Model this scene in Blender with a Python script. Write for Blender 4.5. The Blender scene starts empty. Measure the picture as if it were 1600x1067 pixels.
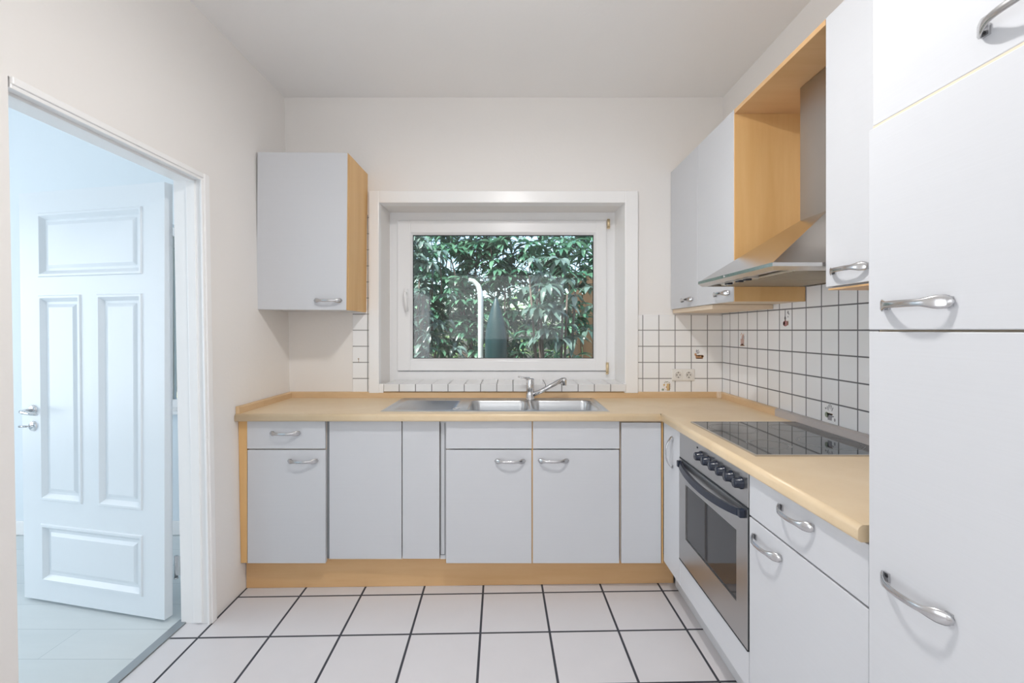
import bpy, bmesh, math, random
from mathutils import Vector, Matrix
random.seed(7)
PI = math.pi
S = bpy.context.scene
COL = S.collection
CAMZ = 1.35

# ------------------------------------------------------------------ materials
def new_mat(name):
    m = bpy.data.materials.new(name); m.use_nodes = True
    nt = m.node_tree; nt.nodes.clear()
    out = nt.nodes.new('ShaderNodeOutputMaterial')
    b = nt.nodes.new('ShaderNodeBsdfPrincipled')
    nt.links.new(b.outputs[0], out.inputs[0])
    return m, nt, b

def nd(nt, t, **kw):
    n = nt.nodes.new(t)
    for k, v in kw.items():
        if isinstance(v, tuple) and k.startswith('i'):
            pass
        setattr(n, k, v)
    return n

def math_node(nt, op, a, b=None, c=None):
    n = nt.nodes.new('ShaderNodeMath'); n.operation = op
    for i, v in enumerate((a, b, c)):
        if v is None: continue
        if isinstance(v, (int, float)): n.inputs[i].default_value = v
        else: nt.links.new(v, n.inputs[i])
    return n.outputs[0]

def mix_col(nt, fac, a, b):
    n = nt.nodes.new('ShaderNodeMix'); n.data_type = 'RGBA'
    if isinstance(fac, (int, float)): n.inputs[0].default_value = fac
    else: nt.links.new(fac, n.inputs[0])
    for idx, v in ((6, a), (7, b)):
        if isinstance(v, tuple): n.inputs[idx].default_value = (*v, 1)
        else: nt.links.new(v, n.inputs[idx])
    return n.outputs[2]

def obj_coords(nt, scale=(1, 1, 1)):
    g = nt.nodes.new('ShaderNodeNewGeometry')
    mp = nt.nodes.new('ShaderNodeMapping'); mp.inputs['Scale'].default_value = scale
    nt.links.new(g.outputs['Position'], mp.inputs['Vector'])
    return mp.outputs[0]

def noise(nt, vec, scale, detail=3, rough=.5):
    n = nt.nodes.new('ShaderNodeTexNoise')
    n.inputs['Scale'].default_value = scale; n.inputs['Detail'].default_value = detail
    n.inputs['Roughness'].default_value = rough
    nt.links.new(vec, n.inputs['Vector'])
    return n.outputs['Fac']

def bump(nt, b, h, strength, dist):
    n = nt.nodes.new('ShaderNodeBump'); n.inputs['Strength'].default_value = strength
    n.inputs['Distance'].default_value = dist
    nt.links.new(h, n.inputs['Height']); nt.links.new(n.outputs[0], b.inputs['Normal'])

def plain(name, col, rough=.5, metal=0, spec=None, aniso=None):
    m, nt, b = new_mat(name)
    b.inputs['Base Color'].default_value = (*col, 1)
    b.inputs['Roughness'].default_value = rough
    b.inputs['Metallic'].default_value = metal
    if spec is not None: b.inputs['Specular IOR Level'].default_value = spec
    return m

def paint(name, col, col2=None, amt=.5):
    m, nt, b = new_mat(name)
    v = obj_coords(nt)
    f = noise(nt, v, 1.3, 4)
    c = mix_col(nt, f, col, col2 or tuple(x * .97 for x in col))
    nt.links.new(c, b.inputs['Base Color'])
    b.inputs['Roughness'].default_value = .75
    b.inputs['Specular IOR Level'].default_value = .25
    bump(nt, b, noise(nt, v, 60, 4), amt * .25, .004)
    return m

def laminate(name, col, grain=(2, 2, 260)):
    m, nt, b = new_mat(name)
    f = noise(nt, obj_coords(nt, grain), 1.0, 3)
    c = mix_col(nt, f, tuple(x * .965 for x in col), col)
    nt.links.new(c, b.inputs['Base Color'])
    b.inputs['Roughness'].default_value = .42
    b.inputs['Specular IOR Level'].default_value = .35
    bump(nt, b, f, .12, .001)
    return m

def wood(name, c1, c2, grain, rough=.42, speck=False):
    m, nt, b = new_mat(name)
    f = noise(nt, obj_coords(nt, grain), 1.0, 5, .6)
    cr = nt.nodes.new('ShaderNodeValToRGB')
    cr.color_ramp.elements[0].position = .3; cr.color_ramp.elements[0].color = (*c1, 1)
    cr.color_ramp.elements[1].position = .7; cr.color_ramp.elements[1].color = (*c2, 1)
    nt.links.new(f, cr.inputs[0])
    out = cr.outputs[0]
    if speck:
        g = noise(nt, obj_coords(nt, (1, 1, 1)), 220, 2)
        s = math_node(nt, 'GREATER_THAN', g, .66)
        out = mix_col(nt, math_node(nt, 'MULTIPLY', s, .10), out, tuple(x * .7 for x in c1))
    nt.links.new(out, b.inputs['Base Color'])
    b.inputs['Roughness'].default_value = rough
    b.inputs['Specular IOR Level'].default_value = .4
    return m

def steel(name, col=(.62, .62, .61), rough=.28, stretch=(3, 3, 400), rv=.1, bs=.04):
    m, nt, b = new_mat(name)
    f = noise(nt, obj_coords(nt, stretch), 1.0, 3)
    b.inputs['Base Color'].default_value = (*col, 1)
    b.inputs['Metallic'].default_value = 1
    r = math_node(nt, 'MULTIPLY_ADD', f, rv, rough - rv / 2)
    nt.links.new(r, b.inputs['Roughness'])
    bump(nt, b, f, bs, .0005)
    return m

def tiles(name, ax, off, pitch, grout_w, tile, grout, rough=.18, rot=0., var=.03, bumpd=.0015):
    """square grid of tiles in the plane of world axes ax; off = a grout crossing"""
    m, nt, b = new_mat(name)
    g = nt.nodes.new('ShaderNodeNewGeometry')
    sx = nt.nodes.new('ShaderNodeSeparateXYZ'); nt.links.new(g.outputs['Position'], sx.inputs[0])
    p = [sx.outputs[ax[0]], sx.outputs[ax[1]]]
    p = [math_node(nt, 'SUBTRACT', p[i], off[i]) for i in (0, 1)]
    if rot:
        c, s = math.cos(rot), math.sin(rot)
        a = math_node(nt, 'ADD', math_node(nt, 'MULTIPLY', p[0], c), math_node(nt, 'MULTIPLY', p[1], s))
        d = math_node(nt, 'SUBTRACT', math_node(nt, 'MULTIPLY', p[1], c), math_node(nt, 'MULTIPLY', p[0], s))
        p = [a, d]
    ds, ids = [], []
    for i in (0, 1):
        q = math_node(nt, 'DIVIDE', p[i], pitch[i])
        ids.append(math_node(nt, 'FLOOR', q))
        fr = math_node(nt, 'FRACT', q)
        e = math_node(nt, 'MINIMUM', fr, math_node(nt, 'SUBTRACT', 1.0, fr))
        ds.append(math_node(nt, 'MULTIPLY', e, pitch[i]))
    d = math_node(nt, 'MINIMUM', ds[0], ds[1])
    mr = nt.nodes.new('ShaderNodeMapRange'); mr.interpolation_type = 'SMOOTHSTEP'
    nt.links.new(d, mr.inputs[0])
    mr.inputs[1].default_value = grout_w * .42; mr.inputs[2].default_value = grout_w * .42 + .0022
    on = mr.outputs[0]
    cv = nt.nodes.new('ShaderNodeCombineXYZ')
    nt.links.new(ids[0], cv.inputs[0]); nt.links.new(ids[1], cv.inputs[1])
    wn = nt.nodes.new('ShaderNodeTexWhiteNoise'); nt.links.new(cv.outputs[0], wn.inputs['Vector'])
    tcol = mix_col(nt, wn.outputs['Value'], tile, tuple(x * (1 - var) for x in tile))
    cloud = noise(nt, obj_coords(nt), 7, 4)
    tcol = mix_col(nt, cloud, tcol, tuple(x * (1 - var * 1.6) for x in tile))
    nt.links.new(mix_col(nt, on, grout, tcol), b.inputs['Base Color'])
    nt.links.new(math_node(nt, 'MULTIPLY_ADD', on, rough - .8, .8), b.inputs['Roughness'])
    bump(nt, b, on, .5, bumpd)
    return m

M = {}
M['wall'] = paint('wall_paint', (.87, .845, .82))
M['ceil'] = paint('ceiling_paint', (.92, .91, .90))
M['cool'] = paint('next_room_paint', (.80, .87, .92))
M['gloss'] = plain('white_gloss_paint', (.91, .905, .90), .3)
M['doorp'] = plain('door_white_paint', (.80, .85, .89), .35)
M['pvc'] = plain('white_pvc', (.89, .89, .895), .28)
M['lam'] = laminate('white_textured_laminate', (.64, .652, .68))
M['lamv'] = laminate('white_cabinet_side', (.64, .652, .68), (260, 2, 2))
M['beech'] = wood('beech_panel', (.70, .415, .165), (.78, .50, .225), (14, 14, 1.2))
M['beechh'] = wood('beech_horizontal', (.66, .40, .19), (.74, .48, .25), (1.2, 14, 14))
M['pale'] = wood('pale_board_edge', (.76, .62, .47), (.82, .69, .54), (3, 3, 3), .5)
M['top'] = wood('light_beech_worktop', (.71, .545, .345), (.78, .63, .435), (5, 5, 5), .33, True)
M['upst'] = wood('upstand_beech', (.66, .455, .255), (.74, .53, .32), (4, 4, 14), .4)
M['steel'] = steel('brushed_steel', (.52, .515, .51), .3, (3, 3, 500), .04, .01)
M['steelh'] = steel('hood_steel', (.60, .585, .57), .22, (3, 400, 3))
M['steelc'] = steel('chimney_steel', (.47, .45, .43), .34, (8, 8, 8), .25, .02)
M['sink'] = steel('sink_steel', (.66, .67, .68), .30, (300, 4, 4))
M['chrome'] = plain('chrome', (.72, .72, .73), .1, 1)
M['satin'] = plain('satin_chrome', (.60, .60, .61), .22, 1)
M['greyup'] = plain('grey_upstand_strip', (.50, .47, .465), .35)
M['midgap'] = plain('grey_gap_strip', (.22, .235, .25), .6)
M['dark'] = plain('dark_gap', (.05, .05, .055), .8)
M['navy'] = plain('dark_blue_plastic', (.012, .018, .035), .22)
M['glassc'] = plain('black_ceramic_glass', (.035, .04, .045), .04, 0, .75)
M['ring'] = plain('printed_ring_grey', (.16, .17, .18), .15)
M['oveng'] = plain('oven_window_glass', (.03, .03, .033), .05, 0, .7)
M['brass'] = plain('brass_hinge', (.75, .60, .38), .35, .6)
M['rub'] = plain('black_gasket', (.03, .035, .04), .6)
M['sock'] = plain('socket_white', (.86, .84, .80), .35)
M['sockd'] = plain('socket_recess', (.74, .71, .66), .45)
M['thr'] = plain('grey_metal_strip', (.36, .39, .41), .35, .6)
M['sheld'] = plain('white_plinth', (.60, .61, .63), .5)
M['screw'] = plain('old_plug_brown', (.35, .25, .15), .7)
M['filt'] = steel('filter_mesh', (.66, .60, .50), .35, (60, 60, 60))

M['tile_floor'] = tiles('floor_tiles', (0, 1), (-.141, 2.0607), (.3096, .3096), .0095, (.71, .695, .715), (.045, .048, .06), .32, math.radians(1.5), .05)
TZ = 1.3505
M['tile_back'] = tiles('wall_tiles_back', (0, 2), (1.338, TZ), (.1022, .1017), .0036, (.93, .93, .93), (.24, .235, .23), .12, 0, .02)
M['tile_backl'] = tiles('wall_tiles_back_left', (0, 2), (-.9125, TZ), (.1022, .1017), .0036, (.93, .93, .93), (.24, .235, .23), .12, 0, .02)
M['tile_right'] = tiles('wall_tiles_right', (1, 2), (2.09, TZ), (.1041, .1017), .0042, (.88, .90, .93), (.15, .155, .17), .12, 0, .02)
M['tile_sill'] = tiles('sill_tiles', (0, 1), (-.8095, 2.55), (.1020, .9), .0036, (.82, .82, .82), (.20, .195, .19), .15, 0, .02)

def planks():
    m, nt, b = new_mat('grey_wood_floor')
    v = obj_coords(nt)
    br = nt.nodes.new('ShaderNodeTexBrick')
    br.inputs['Scale'].default_value = 1
    br.inputs['Brick Width'].default_value = 1.3; br.inputs['Row Height'].default_value = .19
    br.inputs['Mortar Size'].default_value = .0012
    br.inputs['Color1'].default_value = (.70, .74, .75, 1); br.inputs['Color2'].default_value = (.64, .69, .70, 1)
    br.inputs['Mortar'].default_value = (.36, .42, .44, 1)
    nt.links.new(v, br.inputs['Vector'])
    f = noise(nt, obj_coords(nt, (2.2, 14, 1)), 1, 6, .65)
    c = mix_col(nt, math_node(nt, 'MULTIPLY', f, .6), br.outputs['Color'], (.52, .58, .60))
    nt.links.new(c, b.inputs['Base Color']); b.inputs['Roughness'].default_value = .35
    return m
M['planks'] = planks()

def glass_mat():
    m = bpy.data.materials.new('window_glass'); m.use_nodes = True
    nt = m.node_tree; nt.nodes.clear()
    out = nt.nodes.new('ShaderNodeOutputMaterial')
    t = nt.nodes.new('ShaderNodeBsdfTransparent'); t.inputs[0].default_value = (.93, .96, .95, 1)
    g = nt.nodes.new('ShaderNodeBsdfGlossy'); g.inputs['Roughness'].default_value = .02
    fr = nt.nodes.new('ShaderNodeFresnel'); fr.inputs[0].default_value = 1.5
    mx = nt.nodes.new('ShaderNodeMixShader')
    nt.links.new(fr.outputs[0], mx.inputs[0]); nt.links.new(t.outputs[0], mx.inputs[1]); nt.links.new(g.outputs[0], mx.inputs[2])
    nt.links.new(mx.outputs[0], out.inputs[0])
    return m
M['glass'] = glass_mat()

def leaf_mat(name, c1, c2, rough=.24):
    m, nt, b = new_mat(name)
    g = nt.nodes.new('ShaderNodeNewGeometry')
    c = mix_col(nt, g.outputs['Random Per Island'], c1, c2)
    nt.links.new(c, b.inputs['Base Color'])
    b.inputs['Roughness'].default_value = rough
    b.inputs['Subsurface Weight'].default_value = 0
    out = [n for n in nt.nodes if n.type == 'OUTPUT_MATERIAL'][0]
    tr = nt.nodes.new('ShaderNodeBsdfTranslucent')
    nt.links.new(c, tr.inputs[0])
    mx = nt.nodes.new('ShaderNodeMixShader'); mx.inputs[0].default_value = .25
    nt.links.new(b.outputs[0], mx.inputs[1]); nt.links.new(tr.outputs[0], mx.inputs[2])
    nt.links.new(mx.outputs[0], out.inputs[0])
    return m
M['leaf1'] = leaf_mat('rhododendron_leaf', (.035, .12, .075), (.12, .25, .16))
M['leaf2'] = leaf_mat('grey_green_leaf', (.07, .125, .105), (.16, .23, .20))
M['leaf3'] = leaf_mat('light_green_leaf', (.14, .30, .09), (.30, .48, .20))
M['bark'] = plain('bark', (.10, .075, .06), .8)
M['soil'] = paint('garden_ground', (.16, .15, .10), (.22, .22, .14))
M['fence'] = wood('brown_fence_boards', (.075, .045, .022), (.13, .075, .035), (14, 14, 1.5), .7)
M['teal'] = plain('teal_cone_surface', (.0, .028, .032), .45)
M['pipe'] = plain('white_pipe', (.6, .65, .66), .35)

# ------------------------------------------------------------------ object helpers
def wloc(o):
    v = Vector((0, 0, 0))
    while o is not None:
        v += o.location; o = o.parent
    return v

def tag(o, label=None, cat=None, group=None, kind=None):
    if label: o['label'] = label
    if cat: o['category'] = cat
    if group: o['group'] = group
    if kind: o['kind'] = kind
    return o

def thing(name, loc, label, cat, group=None):
    o = bpy.data.objects.new(name, None); COL.objects.link(o)
    o.empty_display_size = .1
    o.location = loc
    return tag(o, label, cat, group)

class MB:
    def __init__(s): s.bm = bmesh.new(); s.sm = False
    def box(s, x0, x1, y0, y1, z0, z1, bev=0, seg=2):
        r = bmesh.ops.create_cube(s.bm, size=1)
        vs = r['verts']
        for v in vs:
            v.co = Vector((x0 + (v.co.x + .5) * (x1 - x0), y0 + (v.co.y + .5) * (y1 - y0), z0 + (v.co.z + .5) * (z1 - z0)))
        if bev:
            es = list({e for v in vs for e in v.link_edges})
            bmesh.ops.bevel(s.bm, geom=es, offset=bev, segments=seg, affect='EDGES', profile=.5)
        return s
    def cyl(s, p0, p1, r0, r1=None, n=24, cap=True):
        p0, p1 = Vector(p0), Vector(p1); r1 = r0 if r1 is None else r1
        d = (p1 - p0); q = d.to_track_quat('Z', 'Y').to_matrix()
        a, b = [], []
        for i in range(n):
            t = 2 * PI * i / n; u = Vector((math.cos(t), math.sin(t), 0))
            a.append(s.bm.verts.new(p0 + q @ (u * r0))); b.append(s.bm.verts.new(p1 + q @ (u * r1)))
        for i in range(n):
            s.bm.faces.new((a[i], a[(i + 1) % n], b[(i + 1) % n], b[i])).smooth = True
        if cap:
            s.bm.faces.new(a[::-1]); s.bm.faces.new(b)
        return s
    def lathe(s, origin, axis, prof, n=28):
        """prof: list of (radius, height along axis)"""
        origin = Vector(origin); q = Vector(axis).to_track_quat('Z', 'Y').to_matrix()
        rings = []
        for r, h in prof:
            if r < 1e-6: rings.append([s.bm.verts.new(origin + q @ Vector((0, 0, h)))])
            else: rings.append([s.bm.verts.new(origin + q @ Vector((r * math.cos(2 * PI * i / n), r * math.sin(2 * PI * i / n), h))) for i in range(n)])
        for A, B in zip(rings, rings[1:]):
            for i in range(n):
                j = (i + 1) % n
                if len(A) == 1 and len(B) == 1: continue
                if len(A) == 1: f = s.bm.faces.new((A[0], B[j], B[i]))
                elif len(B) == 1: f = s.bm.faces.new((A[i], A[j], B[0]))
                else: f = s.bm.faces.new((A[i], A[j], B[j], B[i]))
                f.smooth = True
        return s
    def tube(s, pts, r, n=14):
        pts = [Vector(p) for p in pts]; rs = r if isinstance(r, (list, tuple)) else [r] * len(pts)
        rings = []; up = None
        for i, p in enumerate(pts):
            d = (pts[min(i + 1, len(pts) - 1)] - pts[max(i - 1, 0)]).normalized()
            if up is None: up = d.orthogonal().normalized()
            up = (up - d * up.dot(d)).normalized(); w = d.cross(up)
            rings.append([s.bm.verts.new(p + (up * math.cos(2 * PI * k / n) + w * math.sin(2 * PI * k / n)) * rs[i]) for k in range(n)])
        for A, B in zip(rings, rings[1:]):
            for k in range(n):
                s.bm.faces.new((A[k], A[(k + 1) % n], B[(k + 1) % n], B[k])).smooth = True
        s.bm.faces.new(rings[0][::-1]); s.bm.faces.new(rings[-1])
        return s
    def hull8(s, P):
        """8 points: bottom 4 (ccw), top 4"""
        v = [s.bm.verts.new(p) for p in P]
        for f in ((3, 2, 1, 0), (4, 5, 6, 7), (0, 1, 5, 4), (1, 2, 6, 5), (2, 3, 7, 6), (3, 0, 4, 7)):
            s.bm.faces.new([v[i] for i in f])
        return s
    def poly(s, pts, smooth=False):
        f = s.bm.faces.new([s.bm.verts.new(p) for p in pts]); f.smooth = smooth; return s
    def prism(s, pts, ext):
        """closed polygon pts extruded by vector ext"""
        ext = Vector(ext)
        a = [s.bm.verts.new(p) for p in pts]; b = [s.bm.verts.new(Vector(p) + ext) for p in pts]
        n = len(a)
        s.bm.faces.new(a); s.bm.faces.new(b[::-1])
        for i in range(n):
            s.bm.faces.new((a[i], b[i], b[(i + 1) % n], a[(i + 1) % n]))
        return s
    def warp(s, fn):
        for v in s.bm.verts: v.co = Vector(fn(v.co))
        return s
    def build(s, name, mat, parent=None, loc=None, label=None):
        """verts are in world coordinates; they become local to parent (or loc)"""
        bmesh.ops.recalc_face_normals(s.bm, faces=s.bm.faces)
        me = bpy.data.meshes.new(name)
        base = wloc(parent) if parent else Vector(loc or (0, 0, 0))
        for v in s.bm.verts: v.co -= base
        s.bm.to_mesh(me); s.bm.free()
        mats = mat if isinstance(mat, (list, tuple)) else [mat]
        for m_ in mats: me.materials.append(m_)
        o = bpy.data.objects.new(name, me); COL.objects.link(o)
        if parent: o.parent = parent
        elif loc: o.location = loc
        if label: o['label'] = label
        return o

def struct(o, label=None):
    o['kind'] = 'structure'
    if label: o['label'] = label
    return o

# ------------------------------------------------------------------ room dimensions
XR, YB, YF, ZC = 1.338, 2.93, -1.7, 2.826
def XL(z): return -1.43 + .018 * (2.1 - z)      # the old left wall leans a little inwards at its foot
DO0, DO1, DOZ = 1.31, 2.16, 2.072               # doorway in the left wall
def lean(co): return (co.x + .018 * (2.1 - co.z), co.y, co.z)

# walls
w = MB()
w.box(-1.56, -1.43, DO1, YB, 0, ZC); w.box(-1.56, -1.43, YF, DO0, 0, ZC); w.box(-1.56, -1.43, DO0, DO1, DOZ, ZC)
w.warp(lean)
struct(w.build('wall_left', M['wall']))
WX0, WX1, WZ0, WZ1 = -.838, .712, .985, 2.158   # window opening in the back wall
w = MB()
w.box(-1.75, WX0, YB, YB + .34, -.02, ZC + .1); w.box(WX1, XR + .2, YB, YB + .34, -.02, ZC + .1)
w.box(WX0, WX1, YB, YB + .34, -.02, WZ0); w.box(WX0, WX1, YB, YB + .34, WZ1, ZC + .1)
struct(w.build('wall_back', M['wall']))
struct(MB().box(XR, XR + .2, YF - .1, YB, -.02, ZC + .1).build('wall_right', M['wall']))
struct(MB().box(-1.56, XR, YF - .1, YF, -.02, ZC).build('wall_front', M['wall']))
struct(MB().box(-1.5, XR, YF, YB, -.06, 0).build('floor', M['tile_floor']))
struct(MB().box(-5.2, XR + .2, YF - .1, YB + .34, ZC, ZC + .1).build('ceiling', M['ceil']))

# next room
NB = 3.06
w = MB()
w.box(-5.0, -2.75, NB, NB + .25, -.02, ZC); w.box(-1.95, -1.56, NB, NB + .25, -.02, ZC)
w.box(-2.75, -1.95, NB, NB + .25, -.02, .82); w.box(-2.75, -1.95, NB, NB + .25, 2.05, ZC)
struct(w.build('wall_next_room_back', M['cool']))
struct(MB().box(-5.2, -5.0, YF, NB + .25, -.02, ZC).build('wall_next_room_left', M['cool']))
struct(MB().box(-5.2, -1.56, YF - .1, YF, -.02, ZC).build('wall_next_room_front', M['cool']))
struct(MB().box(-5.0, -1.5, YF, NB, -.06, -.002).build('floor_next_room', M['planks']))
struct(MB().box(-5.0, -1.58, NB - .015, NB, 0, .09, .003).build('baseboard_next_room', M['gloss']))
# window of the next room
w = MB()
for a in ((-2.75, -2.69), (-2.01, -1.95), (-2.38, -2.32)): w.box(a[0], a[1], NB + .08, NB + .14, .82, 2.05, .004)
w.box(-2.75, -1.95, NB + .08, NB + .14, .82, .88, .004); w.box(-2.75, -1.95, NB + .08, NB + .14, 1.99, 2.05, .004)
w2 = struct(w.build('window_2', M['pvc']))
MB().box(-2.69, -2.01, NB + .105, NB + .113, .88, 1.99).build('glass_pane', M['glass'], w2)
MB().box(-2.8, -1.9, NB - .05, NB + .08, .80, .822, .004).build('window_sill', M['gloss'], w2)

# threshold strip
w = MB(); w.box(-1.545, -1.503, DO0, DO1 - .01, -.001, .006, .002)
struct(w.build('trim_1', M['thr']), 'grey metal threshold strip between tiled and wooden floor')

# ------------------------------------------------------------------ door frame and leaf
w = MB()
for (y0, y1) in ((DO1 - .035, DO1),):
    w.box(-1.43, -1.414, y0, y1, 0, DOZ, .004)
    w.box(-1.43, -1.420, y0 - .012 if y0 > 2 else y0, y1 if y0 > 2 else y1 + .012, 0, DOZ - .03, .003)
w.box(-1.43, -1.418, DO0 + .002, DO1, DOZ - .022, DOZ, .003)
w.box(-1.43, -1.424, DO0 + .002, DO1, DOZ - .034, DOZ - .02, .002)
w.box(-1.562, -1.43, DO1 - .03, DO1, 0, DOZ); w.box(-1.562, -1.445, DO0 - .004, DO0 + .004, 0, DOZ)
w.box(-1.562, -1.43, DO0 + .004, DO1 - .03, DOZ - .03, DOZ)
w.box(-1.500, -1.46, DO1 - .04, DO1 - .02, .006, DOZ - .02, .003)
w.box(-1.500, -1.46, DO0 + .005, DO1 - .03, DOZ - .04, DOZ - .02, .003)
w.warp(lean)
struct(w.build('trim_2', M['gloss']), 'white painted door frame around the doorway')

HX, HY = -1.604, 2.133
du = Vector((-.977, .213, 0)).normalized(); dn = Vector((du.y, -du.x, 0))   # dn points away from the kitchen camera
if dn.y < 0: dn = -dn
LW, LH0, LH1 = .875, .012, 2.035
def leaf_pt(u, t, z):
    p = Vector((HX, HY, 0)) + du * u + dn * t
    return Vector((p.x - .014 * (z - .9) * (u / LW), p.y, z))
def panel_rects():
    return [(.125, .757, 1.613, 1.93), (.125, .393, .508, 1.523), (.489, .757, .508, 1.523), (.125, .757, .105, .392)]
leaf = MB(); bm = leaf.bm
us = [0, .125, .393, .489, .757, LW]; zs = [LH0, .105, .392, .508, 1.523, 1.613, 1.93, LH1]
def quad(a, b, c, d): leaf.poly([leaf_pt(*p) for p in (a, b, c, d)])
def covered(u0, u1, z0, z1):
    return any(u0 >= r[0] - 1e-6 and u1 <= r[1] + 1e-6 and z0 >= r[2] - 1e-6 and z1 <= r[3] + 1e-6 for r in panel_rects())
for side in (0, 1):
    base = 0 if side == 0 else .04; sg = 1 if side == 0 else -1
    for i in range(len(us) - 1):
        for j in range(len(zs) - 1):
            if covered(us[i], us[i + 1], zs[j], zs[j + 1]): continue
            quad((us[i], base, zs[j]), (us[i + 1], base, zs[j]), (us[i + 1], base, zs[j + 1]), (us[i], base, zs[j + 1]))
    for r in panel_rects():
        prof = [(0, 0), (.004, -.006), (.014, -.006), (.026, .006), (.032, .012), (.044, .012), (.060, .004)]
        for (a, d0), (b, d1) in zip(prof, prof[1:]):
            R0 = (r[0] + a, r[1] - a, r[2] + a, r[3] - a); R1 = (r[0] + b, r[1] - b, r[2] + b, r[3] - b)
            A = [(R0[0], base + sg * d0, R0[2]), (R0[1], base + sg * d0, R0[2]), (R0[1], base + sg * d0, R0[3]), (R0[0], base + sg * d0, R0[3])]
            B = [(R1[0], base + sg * d1, R1[2]), (R1[1], base + sg * d1, R1[2]), (R1[1], base + sg * d1, R1[3]), (R1[0], base + sg * d1, R1[3])]
            for k in range(4): quad(A[k], A[(k + 1) % 4], B[(k + 1) % 4], B[k])
        b, d = prof[-1]
        quad((r[0] + b, base + sg * d, r[2] + b), (r[1] - b, base + sg * d, r[2] + b), (r[1] - b, base + sg * d, r[3] - b), (r[0] + b, base + sg * d, r[3] - b))
quad((0, 0, LH0), (0, .04, LH0), (0, .04, LH1), (0, 0, LH1)); quad((LW, 0, LH0), (LW, .04, LH0), (LW, .04, LH1), (LW, 0, LH1))
quad((0, 0, LH1), (LW, 0, LH1), (LW, .04, LH1), (0, .04, LH1)); quad((0, 0, LH0), (LW, 0, LH0), (LW, .04, LH0), (0, .04, LH0))
bmesh.ops.remove_doubles(bm, verts=bm.verts, dist=.0002)
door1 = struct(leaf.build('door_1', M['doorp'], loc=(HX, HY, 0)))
door1['label'] = 'white four-panel door standing open into the next room'
hw = MB(); hp = lambda u, t, z: leaf_pt(u, t, z)
hw.lathe(hp(.80, 0, .953), -dn, [(0, .010), (.018, .010), (.025, .006), (.026, 0)])
hw.tube([hp(.80, -.008, .953), hp(.80, -.04, .953), hp(.793, -.052, .953), (hp(.775, -.056, .951)), hp(.74, -.056, .947), hp(.69, -.054, .943)], [.009, .009, .010, .010, .009, .006])
hw.build('door_handle', M['chrome'], door1)
hw = MB(); hw.lathe(hp(.80, 0, .873), -dn, [(0, .008), (.020, .008), (.025, .004), (.026, 0)])
kr = hw.build('key_rosette', M['chrome'], door1)
hw = MB(); hw.tube([hp(.80, -.006, .876), hp(.80, -.03, .876)], .003); hw.tube([hp(.80, -.028, .876), hp(.845, -.03, .874)], .005)
hw.build('key', M['satin'], kr)
for z in (1.79, .235):
    hw = MB(); hw.cyl((-1.588, 2.185, z - .05), (-1.588, 2.185, z + .05), .008, n=12)
    hw.cyl((-1.588, 2.185, z - .058), (-1.588, 2.185, z - .052), .0095, n=12)
    hw.box(-1.585, -1.565, 2.178, 2.182, z - .04, z + .05)
    hw.build('hinge', M['satin'], door1)

# ------------------------------------------------------------------ window_1
FY = 3.17    # frame face
win = struct(bpy.data.objects.new('window_1', None)); COL.objects.link(win)
def px(x, D): return (x - 800) * D / 722
def pz(y, D): return CAMZ - (y - 516) * D / 722
def ring(m, X0, X1, Z0, Z1, x0, x1, z0, z1, y0, y1, bev=.004):
    m.box(X0, x0, y0, y1, Z0, Z1, bev); m.box(x1, X1, y0, y1, Z0, Z1, bev)
    m.box(x0 - .004, x1 + .004, y0, y1, Z0, z0, bev); m.box(x0 - .004, x1 + .004, y0, y1, z1, Z1, bev)
fx0, fx1, fz0, fz1 = px(608, FY), px(960.5, FY), .975, pz(330, FY)
m = MB(); ring(m, fx0 - .03, fx1 + .03, fz0, fz1 + .03, px(622, FY), px(947, FY), pz(580, FY), pz(344.5, FY), FY, FY + .07)
m.build('window_frame', M['pvc'], win)
sx0, sx1, sz0, sz1 = px(619.5, FY), px(948, FY), pz(579, FY), pz(345, FY)
sy = FY - .018
gx0, gx1, gz0, gz1 = px(645, FY), px(927.5, FY), pz(560, FY), pz(367.2, FY)
m = MB()
ring(m, sx0 + .008, sx1 - .003, sz0, sz1, gx0 - .012, gx1 + .012, gz0 - .012, gz1 + .012, sy, FY + .05, .006)
m.prism([(gx0 - .014, sy + .002, gz0 - .014), (gx0, sy + .02, gz0), (gx0, sy + .02, gz1), (gx0 - .014, sy + .002, gz1 + .014)], (-.002, .01, 0))
sash = m.build('sash', M['pvc'], win)
m = MB()
def bevel_ring(m, o, i, yo, yi):
    O = [(o[0], yo, o[2]), (o[1], yo, o[2]), (o[1], yo, o[3]), (o[0], yo, o[3])]
    I = [(i[0], yi, i[2]), (i[1], yi, i[2]), (i[1], yi, i[3]), (i[0], yi, i[3])]
    for k in range(4): m.poly([O[k], O[(k + 1) % 4], I[(k + 1) % 4], I[k]])
bevel_ring(m, (gx0 - .013, gx1 + .013, gz0 - .013, gz1 + .013), (gx0, gx1, gz0, gz1), sy + .001, sy + .014)
bevel_ring(m, (gx0, gx1, gz0, gz1), (gx0, gx1, gz0, gz1), sy + .014, sy + .03)
m.build('glazing_bead', M['pvc'], sash)
m = MB(); ring(m, gx0 - .004, gx1 + .004, gz0 - .004, gz1 + .004, gx0 + .005, gx1 - .005, gz0 + .004, gz1 - .006, sy + .022, sy + .028, 0)
m.build('gasket', M['rub'], sash)
m = MB(); m.box(gx0, gx1, sy + .024, sy + .030, gz0, gz1); m.build('glass_pane', M['glass'], sash)
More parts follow.
